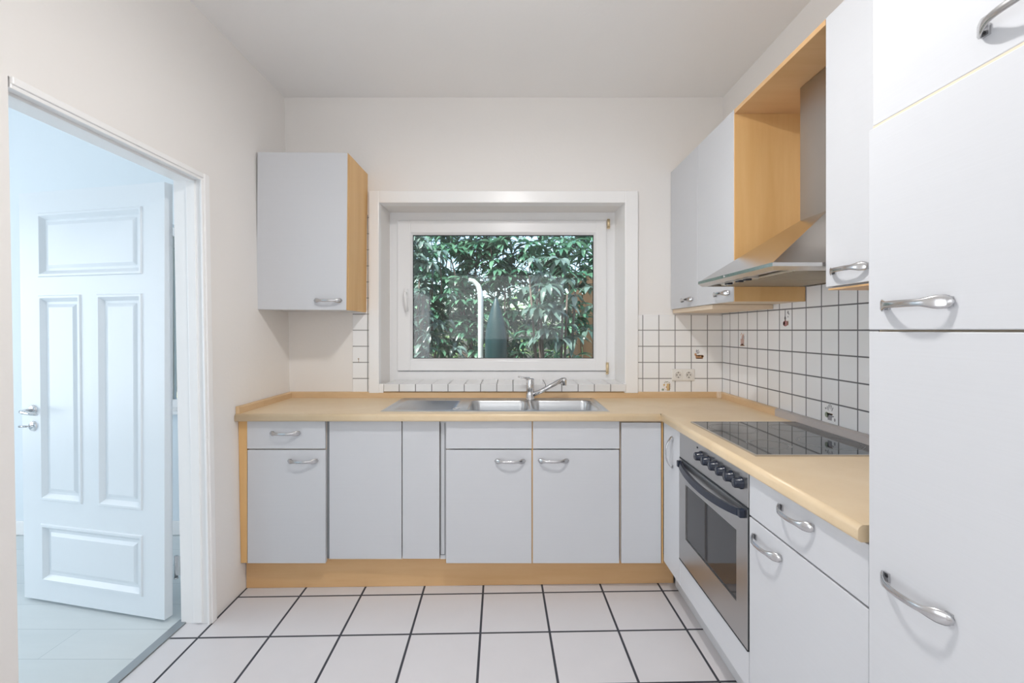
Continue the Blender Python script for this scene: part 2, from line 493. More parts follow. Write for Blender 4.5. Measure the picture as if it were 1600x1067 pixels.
# handle
hx, hz = px(634, FY - .03), pz(458, FY - .03)
m = MB(); m.box(hx - .016, hx + .016, sy - .010, sy, hz - .035, hz + .035, .006)
wh = m.build('window_handle', M['pvc'], sash)
m = MB(); m.tube([(hx, sy - .005, hz), (hx, sy - .036, hz), (hx + .001, sy - .045, hz - .006), (hx + .007, sy - .047, hz - .05), (hx + .016, sy - .046, hz - .125)], [.010, .010, .011, .0105, .009])
m.build('lever', M['pvc'], wh)
for (hx_, hz_, h) in ((px(949.5, FY), pz(350, FY), .055), (px(947.5, FY), pz(574, FY), .07)):
    m = MB(); m.cyl((hx_, sy - .008, hz_ - h / 2), (hx_, sy - .008, hz_ + h / 2), .009, n=16)
    m.cyl((hx_, sy - .008, hz_ - h / 2 - .010), (hx_, sy - .008, hz_ - h / 2 - .002), .010, n=16)
    m.box(hx_ - .004, hx_ + .012, sy - .003, FY, hz_ - h / 2, hz_ + h / 2)
    m.build('hinge', M['brass'], sash)
# casing and reveal boards
CY = 2.905
cx0, cx1, cz1 = px(576, CY), px(997.3, CY), pz(298, CY)
ix0, ix1, iz1 = px(592, CY), px(976.5, CY), pz(316.5, CY)
m = MB()
m.box(cx0, ix0, CY, YB, .955, cz1, .004); m.box(ix1, cx1, CY, YB, .955, cz1, .004); m.box(ix0 - .003, ix1 + .003, CY, YB, iz1, cz1, .004)
m.box(ix0, ix0 + .028, CY + .004, YB, .955, 1.012, .002); m.box(ix1 - .004, ix1 + .002, CY + .004, YB, .955, 1.012, .001)
m.build('window_casing', M['gloss'], win)
m = MB()
def slab(P, ext): m.prism(P, ext)
slab([(ix0, CY + .004, .99), (fx0, FY, .99), (fx0, FY, fz1), (ix0, CY + .004, iz1)], (-.02, 0, 0))
slab([(ix1, CY + .004, .99), (fx1, FY, .99), (fx1, FY, fz1), (ix1, CY + .004, iz1)], (.02, 0, 0))
slab([(ix0, CY + .004, iz1), (fx0, FY, fz1), (fx1, FY, fz1), (ix1, CY + .004, iz1)], (0, 0, .02))
m.build('window_reveal', M['gloss'], win)
m = MB(); m.box(px(599.7, 2.9), px(978, 2.9), 2.898, FY, .966, 1.0115, .0015, 1)
m.build('window_sill', M['tile_sill'], win, label='sill covered with small white tiles')

# ------------------------------------------------------------------ tiled splashbacks
UPZ = .962
m = MB(); m.box(cx1 + .001, XR - .008, YB - .008, YB, UPZ - .03, 1.447, .0015, 1)
tb = struct(m.build('trim_3', M['tile_back']), 'white tiled splashback right of the window')
m = MB(); m.box(px(551.6, YB), cx0 - .001, YB - .008, YB, UPZ - .03, 2.08, .0015, 1)
tl = struct(m.build('trim_4', M['tile_backl']), 'narrow column of white tiles left of the window')
m = MB(); m.box(XR - .008, XR, 1.0, YB - .008, UPZ - .03, 1.56, .0015, 1)
trr = struct(m.build('trim_5', M['tile_right']), 'white tiled splashback behind the hob')
m = MB(); m.cyl((px(561, YB), YB - .012, pz(560.5, YB)), (px(561, YB), YB - .006, pz(560.5, YB)), .004, n=10); m.box(px(561, YB) - .0015, px(561, YB) + .0015, YB - .0085, YB - .0075, pz(566, YB), pz(561, YB))
m.build('old_plug', M['screw'], tl)

# decorated tiles: small painted kitchen still lifes
mot = {k: plain('motif_' + k, c, .3) for k, c in dict(orange=(.62, .34, .18), brown=(.33, .19, .10), yellow=(.72, .52, .26), red=(.45, .20, .20), grey=(.33, .33, .37), green=(.30, .36, .28), pink=(.62, .42, .38)).items()}
def motif(center, axis, parts, parent, nm):
    """parts: list of (material, kind, x, z, a, b, angle); a painted glaze layer on one tile"""
    mats = []; m = MB()
    for (k, kind, x, z, a, b, ang) in parts:
        if mot[k] not in mats: mats.append(mot[k])
        mi = mats.index(mot[k]); pts = []
        N = 14 if kind == 'e' else 4
        for i in range(N):
            if kind == 'e': u, v = a * math.cos(2 * PI * i / N), b * math.sin(2 * PI * i / N)
            else: u, v = ((-a, -b), (a, -b), (a * 1.15, b), (-a * 1.15, b))[i]
            r = math.radians(ang); u, v = u * math.cos(r) - v * math.sin(r), u * math.sin(r) + v * math.cos(r)
            u += x; v += z
            if axis == 'y': pts.append((center[0] + u, center[1], center[2] + v))
            else: pts.append((center[0], center[1] - u, center[2] + v))
        ext = (0, .0006, 0) if axis == 'y' else (.0006, 0, 0)
        n0 = len(m.bm.faces); m.prism(pts, ext); m.bm.faces.ensure_lookup_table()
        for f in list(m.bm.faces)[n0:]: f.material_index = mi
    return m.build(nm, mats, parent)
def ring_e(k, x, z, a, b, w=.003, n=12):
    out = []
    for i in range(n):
        t = 2 * PI * i / n
        out.append((k, 'e', x + a * math.cos(t), z + b * math.sin(t), w, w * .6, math.degrees(t) + 90))
    return out
yy = YB - .0086; xx = XR - .0086
motif((px(1091.5, YB), yy, pz(555, YB)), 'y', [('orange', 'r', .002, -.012, .022, .010, 0), ('brown', 'r', .002, -.001, .020, .003, 0), ('orange', 'e', -.022, .004, .007, .010, 20), ('brown', 'e', 0, -.003, .006, .005, 0),
      ('orange', 'e', .022, -.006, .008, .007, 0), ('pink', 'e', .0, -.018, .022, .003, 0)] + [('grey', 'e', random.uniform(-.018, .012), random.uniform(.012, .035), .0022, .005, random.uniform(-40, 40)) for _ in range(9)], tb, 'painted_tile')
motif((px(1042, YB), yy, pz(603, YB)), 'y', [('yellow', 'r', .006, -.006, .009, .022, 0), ('brown', 'r', .014, -.006, .0015, .02, 0), ('orange', 'e', -.006, -.006, .003, .006, 0), ('green', 'e', -.028, -.022, .008, .007, 0), ('yellow', 'e', -.02, .008, .007, .006, 0)] + ring_e('orange', 0, 0, .021, .026) + [('green', 'e', random.uniform(-.02, .02), random.uniform(.022, .032), .003, .002, 30) for _ in range(6)], tb, 'painted_tile')
motif((xx, 2.666, pz(530.5, 2.666)), 'x', [('pink', 'r', -.002, -.014, .018, .018, 0), ('brown', 'r', -.002, -.034, .022, .003, 0), ('red', 'e', -.002, -.028, .012, .004, 0), ('pink', 'e', 0, .012, .010, .012, 0), ('grey', 'e', .016, .014, .004, .012, 0)] + [('orange', 'e', random.uniform(-.024, .02), random.uniform(.02, .036), .003, .003, 0) for _ in range(8)], trr, 'painted_tile')
motif((xx, 2.2475, pz(497, 2.2475)), 'x', [('red', 'e', 0, -.026, .020, .014, 0), ('pink', 'e', -.010, -.026, .008, .010, 0), ('grey', 'r', -.002, .018, .003, .022, 0), ('grey', 'e', -.002, .0, .007, .010, 0), ('brown', 'e', .020, -.024, .004, .012, 0), ('pink', 'e', .0, -.010, .005, .006, 0)] + [('grey', 'e', random.uniform(.012, .03), random.uniform(.005, .035), .003, .004, 0) for _ in range(7)], trr, 'painted_tile')
motif((xx, 1.934, pz(643, 1.934)), 'x', [('grey', 'r', .0, -.022, .012, .014, 0), ('brown', 'r', .0, -.010, .016, .003, 0), ('green', 'e', -.018, -.016, .012, .012, 0), ('grey', 'e', -.024, .010, .005, .004, 0), ('grey', 'e', .018, -.018, .008, .003, 10), ('grey', 'e', .03, -.03, .004, .007, 0)] + [('grey', 'e', .007 * k - .012, .012 + .008 * (2 - abs(k - 2)), .0022, .010, 12 * (2 - k)) for k in range(5)], trr, 'painted_tile')

# double socket
sk = thing('wall_socket', (px(1066, YB), YB - .008, pz(585, YB)), 'double white power socket on the tiles right of the window', 'socket')
x0, x1, z0, z1 = px(1048.5, YB), px(1084, YB), pz(594.5, YB), pz(576, YB)
MB().box(x0, x1, YB - .018, YB - .008, z0, z1, .004, 3).build('cover_plate', M['sock'], sk)
for i in (0, 1):
    c = Vector((x0 + (x1 - x0) * (.27 + .46 * i), YB - .018, (z0 + z1) / 2))
    m = MB(); m.box(c.x - .027, c.x + .027, YB - .0205, YB - .0175, c.z - .029, c.z + .029, .003)
    ins = m.build('outlet', M['sock'], sk)
    m = MB(); m.lathe((c.x, YB - .0205, c.z), (0, -1, 0), [(.021, -.001), (.021, .0012), (.0195, .0012), (.0185, .0004), (0, .0004)])
    m.build('recess', M['sockd'], ins)
    m = MB()
    for s in (-1, 1): m.cyl((c.x + s * .0095, YB - .0225, c.z), (c.x + s * .0095, YB - .0205, c.z), .0032, n=10)
    m.box(c.x - .002, c.x + .002, YB - .0225, YB - .0205, c.z - .019, c.z - .012); m.box(c.x - .002, c.x + .002, YB - .0225, YB - .0205, c.z + .012, c.z + .019)
    m.build('pin_holes', M['dark'], ins)

# ------------------------------------------------------------------ cabinet handles
def handle_mesh():
    bm = bmesh.new(); N = 36; L = .077; rows = []
    for i in range(N + 1):
        t = -1 + 2 * i / N; a = abs(t)
        out = .031 * (1 - a ** 2.6) + .002
        x = L * t
        w = .0068 + .0057 * max(0, min(1, (a - .48) / .27)) ** 1.2
        if a > .86: w = .0125 * math.sqrt(max(.03, 1 - ((a - .86) / .14) ** 2))
        rows.append((x, out, w))
    th = .0035; V = []
    for i, (x, o, w) in enumerate(rows):
        xa, oa, _ = rows[max(i - 1, 0)]; xb, ob, _ = rows[min(i + 1, N)]
        d = Vector((xb - xa, -(ob - oa))).normalized(); nrm = Vector((-d.y, d.x))
        if nrm.y > 0: nrm = -nrm
        row = []
        for (s, k) in ((-1, 0), (-.6, 1), (.6, 1), (1, 0)):
            row.append(bm.verts.new((x + nrm.x * th * (.45 + .55 * k), -o + nrm.y * th * (.45 + .55 * k), w * s)))
        row.append(bm.verts.new((x, -o, w))); row.append(bm.verts.new((x, -o, -w)))
        V.append(row)
    for A, B in zip(V, V[1:]):
        for k in range(6): bm.faces.new((A[k], A[(k + 1) % 6], B[(k + 1) % 6], B[k])).smooth = True
    bm.faces.new(V[0]); bm.faces.new(V[-1][::-1])
    for s in (-1, 1):
        r = bmesh.ops.create_cube(bm, size=1)
        for v in r['verts']: v.co = Vector((v.co.x * .013 + s * (L - .010), (v.co.y - .5) * .0045, v.co.z * .018))
    bmesh.ops.recalc_face_normals(bm, faces=bm.faces)
    me = bpy.data.meshes.new('handle'); bm.to_mesh(me); bm.free(); me.materials.append(M['satin']); return me
HM = handle_mesh()
def handle(parent, x, y, z, face='back', vertical=False):
    o = bpy.data.objects.new('handle', HM); COL.objects.link(o); o.parent = parent
    o.location = Vector((x, y, z)) - wloc(parent)
    if face == 'right':
        o.rotation_euler = (0, 0, -PI / 2)
        if vertical:
            o.rotation_mode = 'QUATERNION'
            o.rotation_quaternion = Matrix.Rotation(-PI / 2, 4, 'Z').to_quaternion() @ Matrix.Rotation(PI / 2, 4, 'Y').to_quaternion()
    return o

# ------------------------------------------------------------------ base cabinets, back run
YD = 2.37; TK = .019; CT = .925; CB = .887; ZD = .155
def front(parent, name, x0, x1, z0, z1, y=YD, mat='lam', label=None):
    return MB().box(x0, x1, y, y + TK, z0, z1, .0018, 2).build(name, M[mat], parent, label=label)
def carcass(parent, x0, x1, z0=ZD + .005, z1=CB - .003, y0=YD + TK + .001, y1=YB - .005, open_top=False):
    m = MB()
    if open_top:
        m.box(x0, x0 + .016, y0, y1, z0, z1); m.box(x1 - .016, x1, y0, y1, z0, z1)
        m.box(x0 + .016, x1 - .016, y0, y1, z0, z0 + .016); m.box(x0 + .016, x1 - .016, y1 - .006, y1, z0 + .016, z1)
    else: m.box(x0, x1, y0, y1, z0, z1)
    return m.build('carcass', M['pale'], parent)
X = lambda x: px(x, YD)
# left end panel (scribed to the leaning wall)
ep = MB(); e0, e1 = X(386) - .002, 0
ep.prism([(XL(.155) + .002, YD + .004, .155), (e0, YD + .004, .155), (e0, YD + .004, CB - .001), (XL(.88) + .002, YD + .004, CB - .001)], (0, .02, 0))
o = ep.build('end_panel', M['beech'], loc=(X(378), YD, .155)); tag(o, 'upright beech-look end panel against the left wall under the worktop', 'panel')
# unit 1: drawer over door
u1 = thing('base_cabinet', (X(447), YD, 0), 'narrow base cabinet with one drawer at the left wall', 'cabinet')
carcass(u1, X(386), X(508.5))
d = front(u1, 'drawer', X(386), X(508), .742, CB - .003); handle(d, X(446.5), YD, .824)
d = front(u1, 'door', X(386.5), X(508.5), ZD, .736); handle(d, X(474), YD, .682)
# unit 2: plain panels with no handles
y2 = YD + .012
u2 = thing('appliance_cabinet', (X(570), YD, 0), 'handleless wide white front between drawer cabinet and narrow panel', 'cabinet')
carcass(u2, X(510), X(627), y0=y2 + TK + .001)
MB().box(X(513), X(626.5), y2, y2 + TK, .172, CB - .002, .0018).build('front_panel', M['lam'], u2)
MB().box(X(508.8), X(512.4), y2 + .006, y2 + TK, .172, CB - .002).build('filler_strip', M['midgap'], u2)
u3 = thing('filler_cabinet', (X(657), YD, 0), 'narrow handleless white panel left of the sink cabinet', 'cabinet')
carcass(u3, X(628), X(694), y0=y2 + TK + .006)
MB().box(X(628), X(686), y2, y2 + TK, .172, CB - .002, .0018).build('front_panel', M['lam'], u3)
fs = MB().box(X(686.8), X(696), y2 + .012, y2 + .022, .165, CB - .002, .001).build('filler_strip', M['lam'], u3)
m = MB(); m.box(X(687), X(688), y2 + .009, y2 + .012, .19, .87); m.box(X(693.6), X(694.6), y2 + .009, y2 + .012, .19, .87); m.box(X(687), X(694.6), y2 + .009, y2 + .012, .187, .19)
m.build('seam', M['midgap'], fs)
# sink unit
u4 = thing('sink_cabinet', (X(832), YD, 0), 'double-door white cabinet with two blind drawer fronts under the sink', 'cabinet')
carcass(u4, X(697), X(968), open_top=True)
MB().box(X(830.5), X(833.5), YD + .01, YD + TK, ZD + .01, CB - .003).build('middle_post', M['beech'], u4)
front(u4, 'drawer_front', X(697), X(831), .742, CB - .002); front(u4, 'drawer_front', X(832.7), X(968), .742, CB - .002)
d = front(u4, 'door', X(697), X(830.6), ZD, .736); handle(d, X(797), YD, .682)
d = front(u4, 'door', X(832.6), X(967.5), ZD, .736); handle(d, X(864.5), YD, .684)
# corner panel
u5 = thing('corner_cabinet', (X(1000), YD, 0), 'plain white corner panel between sink cabinet and beech filler strip', 'cabinet')
carcass(u5, X(970), .775)
front(u5, 'front_panel', X(971), X(1033), ZD, CB - .010)
m = MB(); m.box(X(1034), .7745, YD - .002, YD + .016, ZD, CB - .001, .001)
m.build('filler_strip', M['beech'], u5, label='beech-look filler strip in the inner corner')
# plinth back run
def plyY(x): return 2.418 + (x + 1.41) / 2.28 * .05
m = MB(); xa, xb = XL(.1) + .004, .862
m.hull8([(xa, plyY(xa), .001), (xb, plyY(xb), .001), (xb, plyY(xb) + .016, .001), (xa, plyY(xa) + .016, .001), (xa, plyY(xa), .154), (xb, plyY(xb), .154), (xb, plyY(xb) + .016, .154), (xa, plyY(xa) + .016, .154)])
o = m.build('plinth', M['beechh'], loc=(0, 2.43, 0)); tag(o, 'beech-look kickboard along the floor below the sink run', 'plinth')

# ------------------------------------------------------------------ right run
XD = .775; ZR = .172
def rfront(parent, name, y0, y1, z0, z1, x=XD, mat='lam', th=TK, label=None):
    return MB().box(x, x + th, y0, y1, z0, z1, .0018, 2).build(name, M[mat], parent, label=label)
u6 = thing('base_cabinet', (XD, 2.25, 0), 'very narrow white base cabinet with upright handle left of the oven', 'cabinet')
MB().box(XD + TK + .001, XR - .01, 2.135, 2.36, ZR, CB - .003).build('carcass', M['pale'], u6)
d = rfront(u6, 'door', 2.133, 2.362, ZR, CB - .003); handle(d, XD, 2.225, .762, 'right', True)
u7 = thing('oven_cabinet', (XD, 1.82, 0), 'white surround with blank panel below the built-in oven', 'cabinet')
m = MB(); m.box(XD + TK + .001, XR - .01, 1.514, 1.53, ZR, CB - .003); m.box(XD + TK + .001, XR - .01, 2.114, 2.13, ZR, CB - .003); m.box(XD + TK + .001, XR - .01, 1.53, 2.114, ZR, ZR + .016)
m.build('carcass', M['pale'], u7)
rfront(u7, 'front_panel', 1.513, 2.131, ZR, .298)
u8 = thing('base_cabinet', (XD, 1.26, 0), 'white base cabinet with drawer between oven and tall cabinet', 'cabinet')
MB().box(XD + TK + .001, XR - .01, 1.003, 1.511, ZR, CB - .003).build('carcass', M['pale'], u8)
d = rfront(u8, 'drawer', 1.004, 1.509, .748, CB - .003); handle(d, XD, 1.258, .842, 'right')
d = rfront(u8, 'door', 1.004, 1.509, ZR, .742); handle(d, XD, 1.40, .694, 'right')
o = MB().box(.862, .878, .99, 2.44, .001, .17, .001).build('plinth', M['sheld'], loc=(.87, 1.7, 0)); tag(o, 'greyish white kickboard along the floor below the oven run', 'plinth')

# oven
ov = thing('built_in_oven', (XD, 1.82, .3), 'built-in stainless steel oven with dark control knobs', 'oven')
MB().box(XD + .022, 1.25, 1.535, 2.109, .302, CB - .008).build('casing', M['dark'], ov)
MB().box(XD - .002, XD + .021, 1.513, 2.131, .768, CB - .004, .002).build('control_panel', M['steel'], ov)
dr = MB()
oy0, oy1, oz0, oz1 = 1.513, 2.131, .302, .762
wy0, wy1, wz0, wz1 = 1.588, 2.054, .42, .664
for a in ((oy0, wy0, oz0, oz1), (wy1, oy1, oz0, oz1), (wy0, wy1, oz0, wz0), (wy0, wy1, wz1, oz1)):
    dr.box(XD - .004, XD + .02, a[0], a[1], a[2], a[3])
od = dr.build('oven_door', M['steel'], ov)
MB().box(XD + .001, XD + .012, wy0 - .002, wy1 + .002, wz0 - .002, wz1 + .002).build('oven_window', M['oveng'], od)
m = MB(); m.box(XD - .002, XD + .021, oy0 - .0015, oy0 + .004, oz0 - .004, .768); m.box(XD - .0045, XD + .021, oy0, oy1, oz0 - .005, oz0 + .001); m.box(XD - .003, XD + .02, oy0, oy1, .7625, .7675)
m.build('seal', M['rub'], ov)
m = MB(); N = 24; P = []
for i in range(N + 1):
    t = -1 + 2 * i / N; yc = 1.822 + .290 * t; o_ = .010 + .028 * (1 - t * t) ** .7; zc = .742 - .018 * (1 - t * t)
    P.append((XD - .004 - o_, yc, zc))
for (A, B) in zip(P, P[1:]):
    m.hull8([(A[0], A[1], A[2] - .012), (B[0], B[1], B[2] - .012), (B[0] + .014, B[1], B[2] - .010), (A[0] + .014, A[1], A[2] - .010),
             (A[0] + .004, A[1], A[2] + .013), (B[0] + .004, B[1], B[2] + .013), (B[0] + .018, B[1], B[2] + .011), (A[0] + .018, A[1], A[2] + .011)])
for s in (-1, 1): m.box(XD - .022, XD - .003, 1.822 + s * .285 - .010, 1.822 + s * .285 + .010, .728, .756, .003)
m.build('oven_handle', M['navy'], od, label='curved dark blue handle')
for y in (1.886, 1.817, 1.750, 1.688, 1.625, 1.558):
    m = MB(); m.lathe((XD - .002, y, .836), (-1, 0, 0), [(.021, 0), (.021, .005), (.018, .007), (.0165, .024), (.0145, .027), (0, .027)])
    kn = m.build('knob', M['navy'], ov)
    m = MB(); m.box(XD - .030, XD - .0285, y - .0012, y + .0012, .838, .851); m.build('pointer', M['ring'], kn)
m = MB(); m.lathe((XD - .002, 1.925, .862), (-1, 0, 0), [(.004, 0), (.004, .002), (0, .0035)]); m.build('indicator_light', M['navy'], ov)

# ------------------------------------------------------------------ worktop
FX, FYY = .755, 2.34
wt = MB()
def edge_profile(n=7):
    pts = [(.010, CB)]
    R = .009
    for i in range(n + 1):
        a = -PI / 2 - (PI / 2) * i / n; pts.append((R + R * math.cos(a), CB + R + R * math.sin(a)))
    R = .014
    for i in range(n + 1):
        a = PI - (PI / 2) * i / n; pts.append((R + R * math.cos(a), CT - R + R * math.sin(a)))
    return pts
prof = edge_profile()
# front strip of the sink run
DEP = .075
xl = XL(.9) + .002
polyA = [(xl, FYY + a, z) for a, z in prof] + [(xl, FYY + DEP, CT), (xl, FYY + DEP, CB)]
a_v = [wt.bm.verts.new(p) for p in polyA]
b_v = [wt.bm.verts.new((FX + (p[1] - FYY), p[1], p[2])) for p in polyA]
n = len(a_v)
wt.bm.faces.new(a_v); wt.bm.faces.new(b_v[::-1])
for i in range(n):
    f = wt.bm.faces.new((a_v[i], b_v[i], b_v[(i + 1) % n], a_v[(i + 1) % n])); f.smooth = i < n - 3
# right run front strip
polyB = [(FX + a, 0, z) for a, z in prof] + [(FX + DEP, 0, CT), (FX + DEP, 0, CB)]
a_v = [wt.bm.verts.new((p[0], 1.0085, p[2])) for p in polyB]
b_v = [wt.bm.verts.new((p[0], FYY + (p[0] - FX), p[2])) for p in polyB]
wt.bm.faces.new(a_v); wt.bm.faces.new(b_v[::-1])
for i in range(n):
    f = wt.bm.faces.new((a_v[i], b_v[i], b_v[(i + 1) % n], a_v[(i + 1) % n])); f.smooth = i < n - 3
SX0, SX1, SY0, SY1 = -.675, .497, 2.432, 2.872
E = .0002
wt.box(xl, SX0, FYY + DEP, YB - .001, CB, CT); wt.box(SX1, XR - .009, FYY + DEP, YB - .001, CB, CT)
wt.box(SX0, SX1, FYY + DEP, SY0, CB, CT); wt.box(SX0, SX1, SY1, YB - .001, CB, CT)
wt.box(FX + DEP, XR - .009, 1.0085, FYY + DEP, CB, CT)
o = wt.build('worktop', M['top'], loc=(0, 2.6, CB)); tag(o, 'L-shaped light beech-look worktop running under the window and to the hob', 'worktop')
UH = .037
def upst(pts, name='upstand'):
    return pts
m = MB(); m.prism([(xl, YB - .001, CT), (xl, YB - .022, CT), (xl, YB - .022, CT + UH - .006), (xl, YB - .016, CT + UH), (xl, YB - .001, CT + UH)], (XR - .009 - xl, 0, 0))
m.build('upstand', M['upst'], o)
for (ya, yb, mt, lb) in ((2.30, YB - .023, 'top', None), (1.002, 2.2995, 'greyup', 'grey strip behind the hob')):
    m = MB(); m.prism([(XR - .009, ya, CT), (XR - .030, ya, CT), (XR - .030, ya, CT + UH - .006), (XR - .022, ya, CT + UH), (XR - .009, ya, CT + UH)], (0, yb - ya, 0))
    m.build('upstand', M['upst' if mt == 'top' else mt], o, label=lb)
m = MB(); m.prism([(xl, FYY + .012, CT), (xl + .020, FYY + .012, CT), (xl + .020, FYY + .012, CT + UH - .006), (xl + .014, FYY + .012, CT + UH), (xl - .0, FYY + .012, CT + UH)], (0, YB - .023 - FYY - .012, 0))
m.build('upstand', M['upst'], o)
m = MB(); m.box(.7551, .756, FYY + .002, FYY + .02, CB + .004, CT + .0003)
m.build('joint_seam', M['rub'], o)
m = MB(); m.box(XR - .052, XR - .028, YB - .046, YB - .021, CT, CT + UH + .002, .004); m.build('corner_cap', M['pale'], o)

# ------------------------------------------------------------------ sink (one pressed sheet read as drainer and two bowls)
def srr(x, y, cx, cy, hx, hy, r):
    qx, qy = abs(x - cx) - hx + r, abs(y - cy) - hy + r
    return math.hypot(max(qx, 0), max(qy, 0)) + min(max(qx, qy), 0) - r
def smooth01(t): t = max(0, min(1, t)); return t * t * (3 - 2 * t)
KX0, KX1, KY0, KY1 = -.690, .512, 2.418, 2.886
B1 = (-.072, 2.635, .170, .178); B2 = (.292, 2.635, .178, .178)
def sink_z(x, y):
    z = CT + .0035
    e = srr(x, y, (KX0 + KX1) / 2, (KY0 + KY1) / 2, (KX1 - KX0) / 2, (KY1 - KY0) / 2, .02)
    if e > -.006: z -= .003 * smooth01((e + .006) / .006)
    z -= .004 * smooth01((-e - .014) / .008)
    for b in (B1, B2):
        d_ = srr(x, y, b[0], b[1], b[2], b[3], .055)
        z -= .155 * smooth01(-d_ / .030) ** .7 if d_ < 0 else 0
    if x < -.27:
        d_ = srr(x, y, -.475, 2.645, .175, .175, .03)
        if d_ < 0:
            z -= .004 * smooth01(-d_ / .012)
            z += .0065 * smooth01(-d_ / .03) * (.5 + .5 * math.cos((y - 2.645) * 2 * PI / .034)) * (1 if x < -.33 else max(0, (-.29 - x) / .04))
    return z
nx, ny = 300, 118
xs = [KX0 + (KX1 - KX0) * i / nx for i in range(nx + 1)]; ys = [KY0 + (KY1 - KY0) * j / ny for j in range(ny + 1)]
snk = thing('sink', ((KX0 + KX1) / 2, 2.65, CT), 'stainless steel double sink with ribbed drainer under the window', 'sink')
def sink_patch(i0, i1, name, lab=None):
    bm = bmesh.new(); V = {}
    for i in range(i0, i1 + 1):
        for j in range(ny + 1): V[i, j] = bm.verts.new((xs[i], ys[j], sink_z(xs[i], ys[j])))
    for i in range(i0, i1):
        for j in range(ny):
            bm.faces.new((V[i, j], V[i + 1, j], V[i + 1, j + 1], V[i, j + 1])).smooth = True
    mm = MB(); mm.bm.free(); mm.bm = bm
    return mm.build(name, M['sink'], snk, label=lab)
ia = int((-.262 - KX0) / (KX1 - KX0) * nx); ib = int((.106 - KX0) / (KX1 - KX0) * nx)
sink_patch(0, ia, 'drainboard', 'ribbed draining surface'); sink_patch(ia, ib, 'bowl', 'left bowl'); sink_patch(ib, nx, 'bowl', 'right bowl')
m = MB()
m.box(KX0, KX1, KY0 - .0005, KY0 + .0015, CT, CT + .0015); m.build('rim', M['sink'], snk)
for b in (B1, B2):
    m = MB(); m.lathe((b[0], b[1], CT - .1555), (0, 0, 1), [(.045, 0), (.045, .003), (.036, .004), (.030, 0.001), (0, .001)]); m.build('drain', M['chrome'], snk)
m = MB(); m.lathe((-.305, 2.52, CT - .0035), (0, 0, 1), [(.022, 0), (.022, .004), (.014, .005), (0, .004)]); m.build('overflow', M['chrome'], snk)
# tap
tx, ty = .112, 2.845
tap = thing('mixer_tap', (tx, ty, CT), 'chrome mixer tap with spout swung right behind the sink', 'tap')
m = MB(); m.lathe((tx, ty, CT), (0, 0, 1), [(0, 0), (.030, 0), (.030, .006), (.026, .010), (.024, .055), (.0245, .058), (.024, .118), (.021, .128), (0, .130)]); m.build('body', M['chrome'], tap)
m = MB(); m.tube([(tx + .012, ty - .005, CT + .028), (tx + .06, ty - .02, CT + .050), (tx + .195, ty - .060, CT + .128)], [.0135, .0135, .0125], 18)
sp = m.build('spout', M['chrome'], tap)
m = MB(); m.lathe((tx + .203, ty - .062, CT + .092), (0, 0, 1), [(0, 0), (.011, 0), (.0125, .004), (.0150, .030), (.016, .038), (.012, .047), (0, .049)]); m.build('nozzle', M['chrome'], sp)
m = MB(); m.tube([(tx - .005, ty, CT + .128), (tx - .03, ty - .01, CT + .132), (tx - .075, ty - .025, CT + .142)], [.009, .006, .0042], 12); m.build('lever', M['chrome'], tap)

# ------------------------------------------------------------------ hob
hob = thing('ceramic_hob', (1.06, 1.84, CT), 'black glass ceramic hob with steel frame set in the worktop', 'hob')
hx0, hx1, hy0, hy1 = .820, 1.302, 1.555, 2.122
MB().box(hx0 + .005, hx1 - .005, hy0 + .005, hy1 - .005, CT + .0003, CT + .0055, .0008, 1).build('glass_top', M['glassc'], hob)
m = MB()
for a in ((hx0, hx0 + .006, hy0, hy1), (hx1 - .006, hx1, hy0, hy1), (hx0 + .006, hx1 - .006, hy0, hy0 + .006), (hx0 + .006, hx1 - .006, hy1 - .006, hy1)): m.box(*a, CT + .0002, CT + .0062)
m.build('steel_frame', M['satin'], hob)
def annulus(m, cx, cy, r0, r1, z, n=64):
    v = [(m.bm.verts.new((cx + r0 * math.cos(2 * PI * i / n), cy + r0 * math.sin(2 * PI * i / n), z)), m.bm.verts.new((cx + r1 * math.cos(2 * PI * i / n), cy + r1 * math.sin(2 * PI * i / n), z))) for i in range(n)]
    for i in range(n): m.bm.faces.new((v[i][0], v[i][1], v[(i + 1) % n][1], v[(i + 1) % n][0]))
for (cx, cy, r) in ((.945, 1.975, .098), (1.185, 1.985, .075), (1.185, 1.725, .108), (.945, 1.70, .075)):
    m = MB(); annulus(m, cx, cy, r - .003, r, CT + .0057); annulus(m, cx, cy, r - .013, r - .011, CT + .0057)
    m.build('cooking_zone', M['ring'], hob)

# ------------------------------------------------------------------ wall cabinets
WT, WB = 2.35, 1.482
# left wall cabinet
lc = thing('wall_cabinet', (-1.18, 2.93, 1.464), 'single white wall cabinet with beech side, left of the window', 'cabinet')
lx0, lx1 = -1.431, -.921
MB().box(lx0, lx1 - .019, 2.60, YB - .001, 1.466, 2.341, .001).build('carcass', M['lamv'], lc)
MB().box(lx1 - .019, lx1, 2.60, YB - .001, 1.466, 2.341, .001).build('side_panel', M['beech'], lc, label='beech-look side')
d = MB().box(lx0 + .003, lx1 - .004, 2.579, 2.598, 1.464, 2.343, .002).build('door', M['lam'], lc)
MB().box(lx1 - .0036, lx1 - .002, 2.580, 2.598, 1.465, 2.342).build('edge_strip', M['beech'], d)
handle(d, px(512.5, 2.575), 2.579, pz(469, 2.57))
lc.rotation_euler = (0, math.radians(.45), 0)

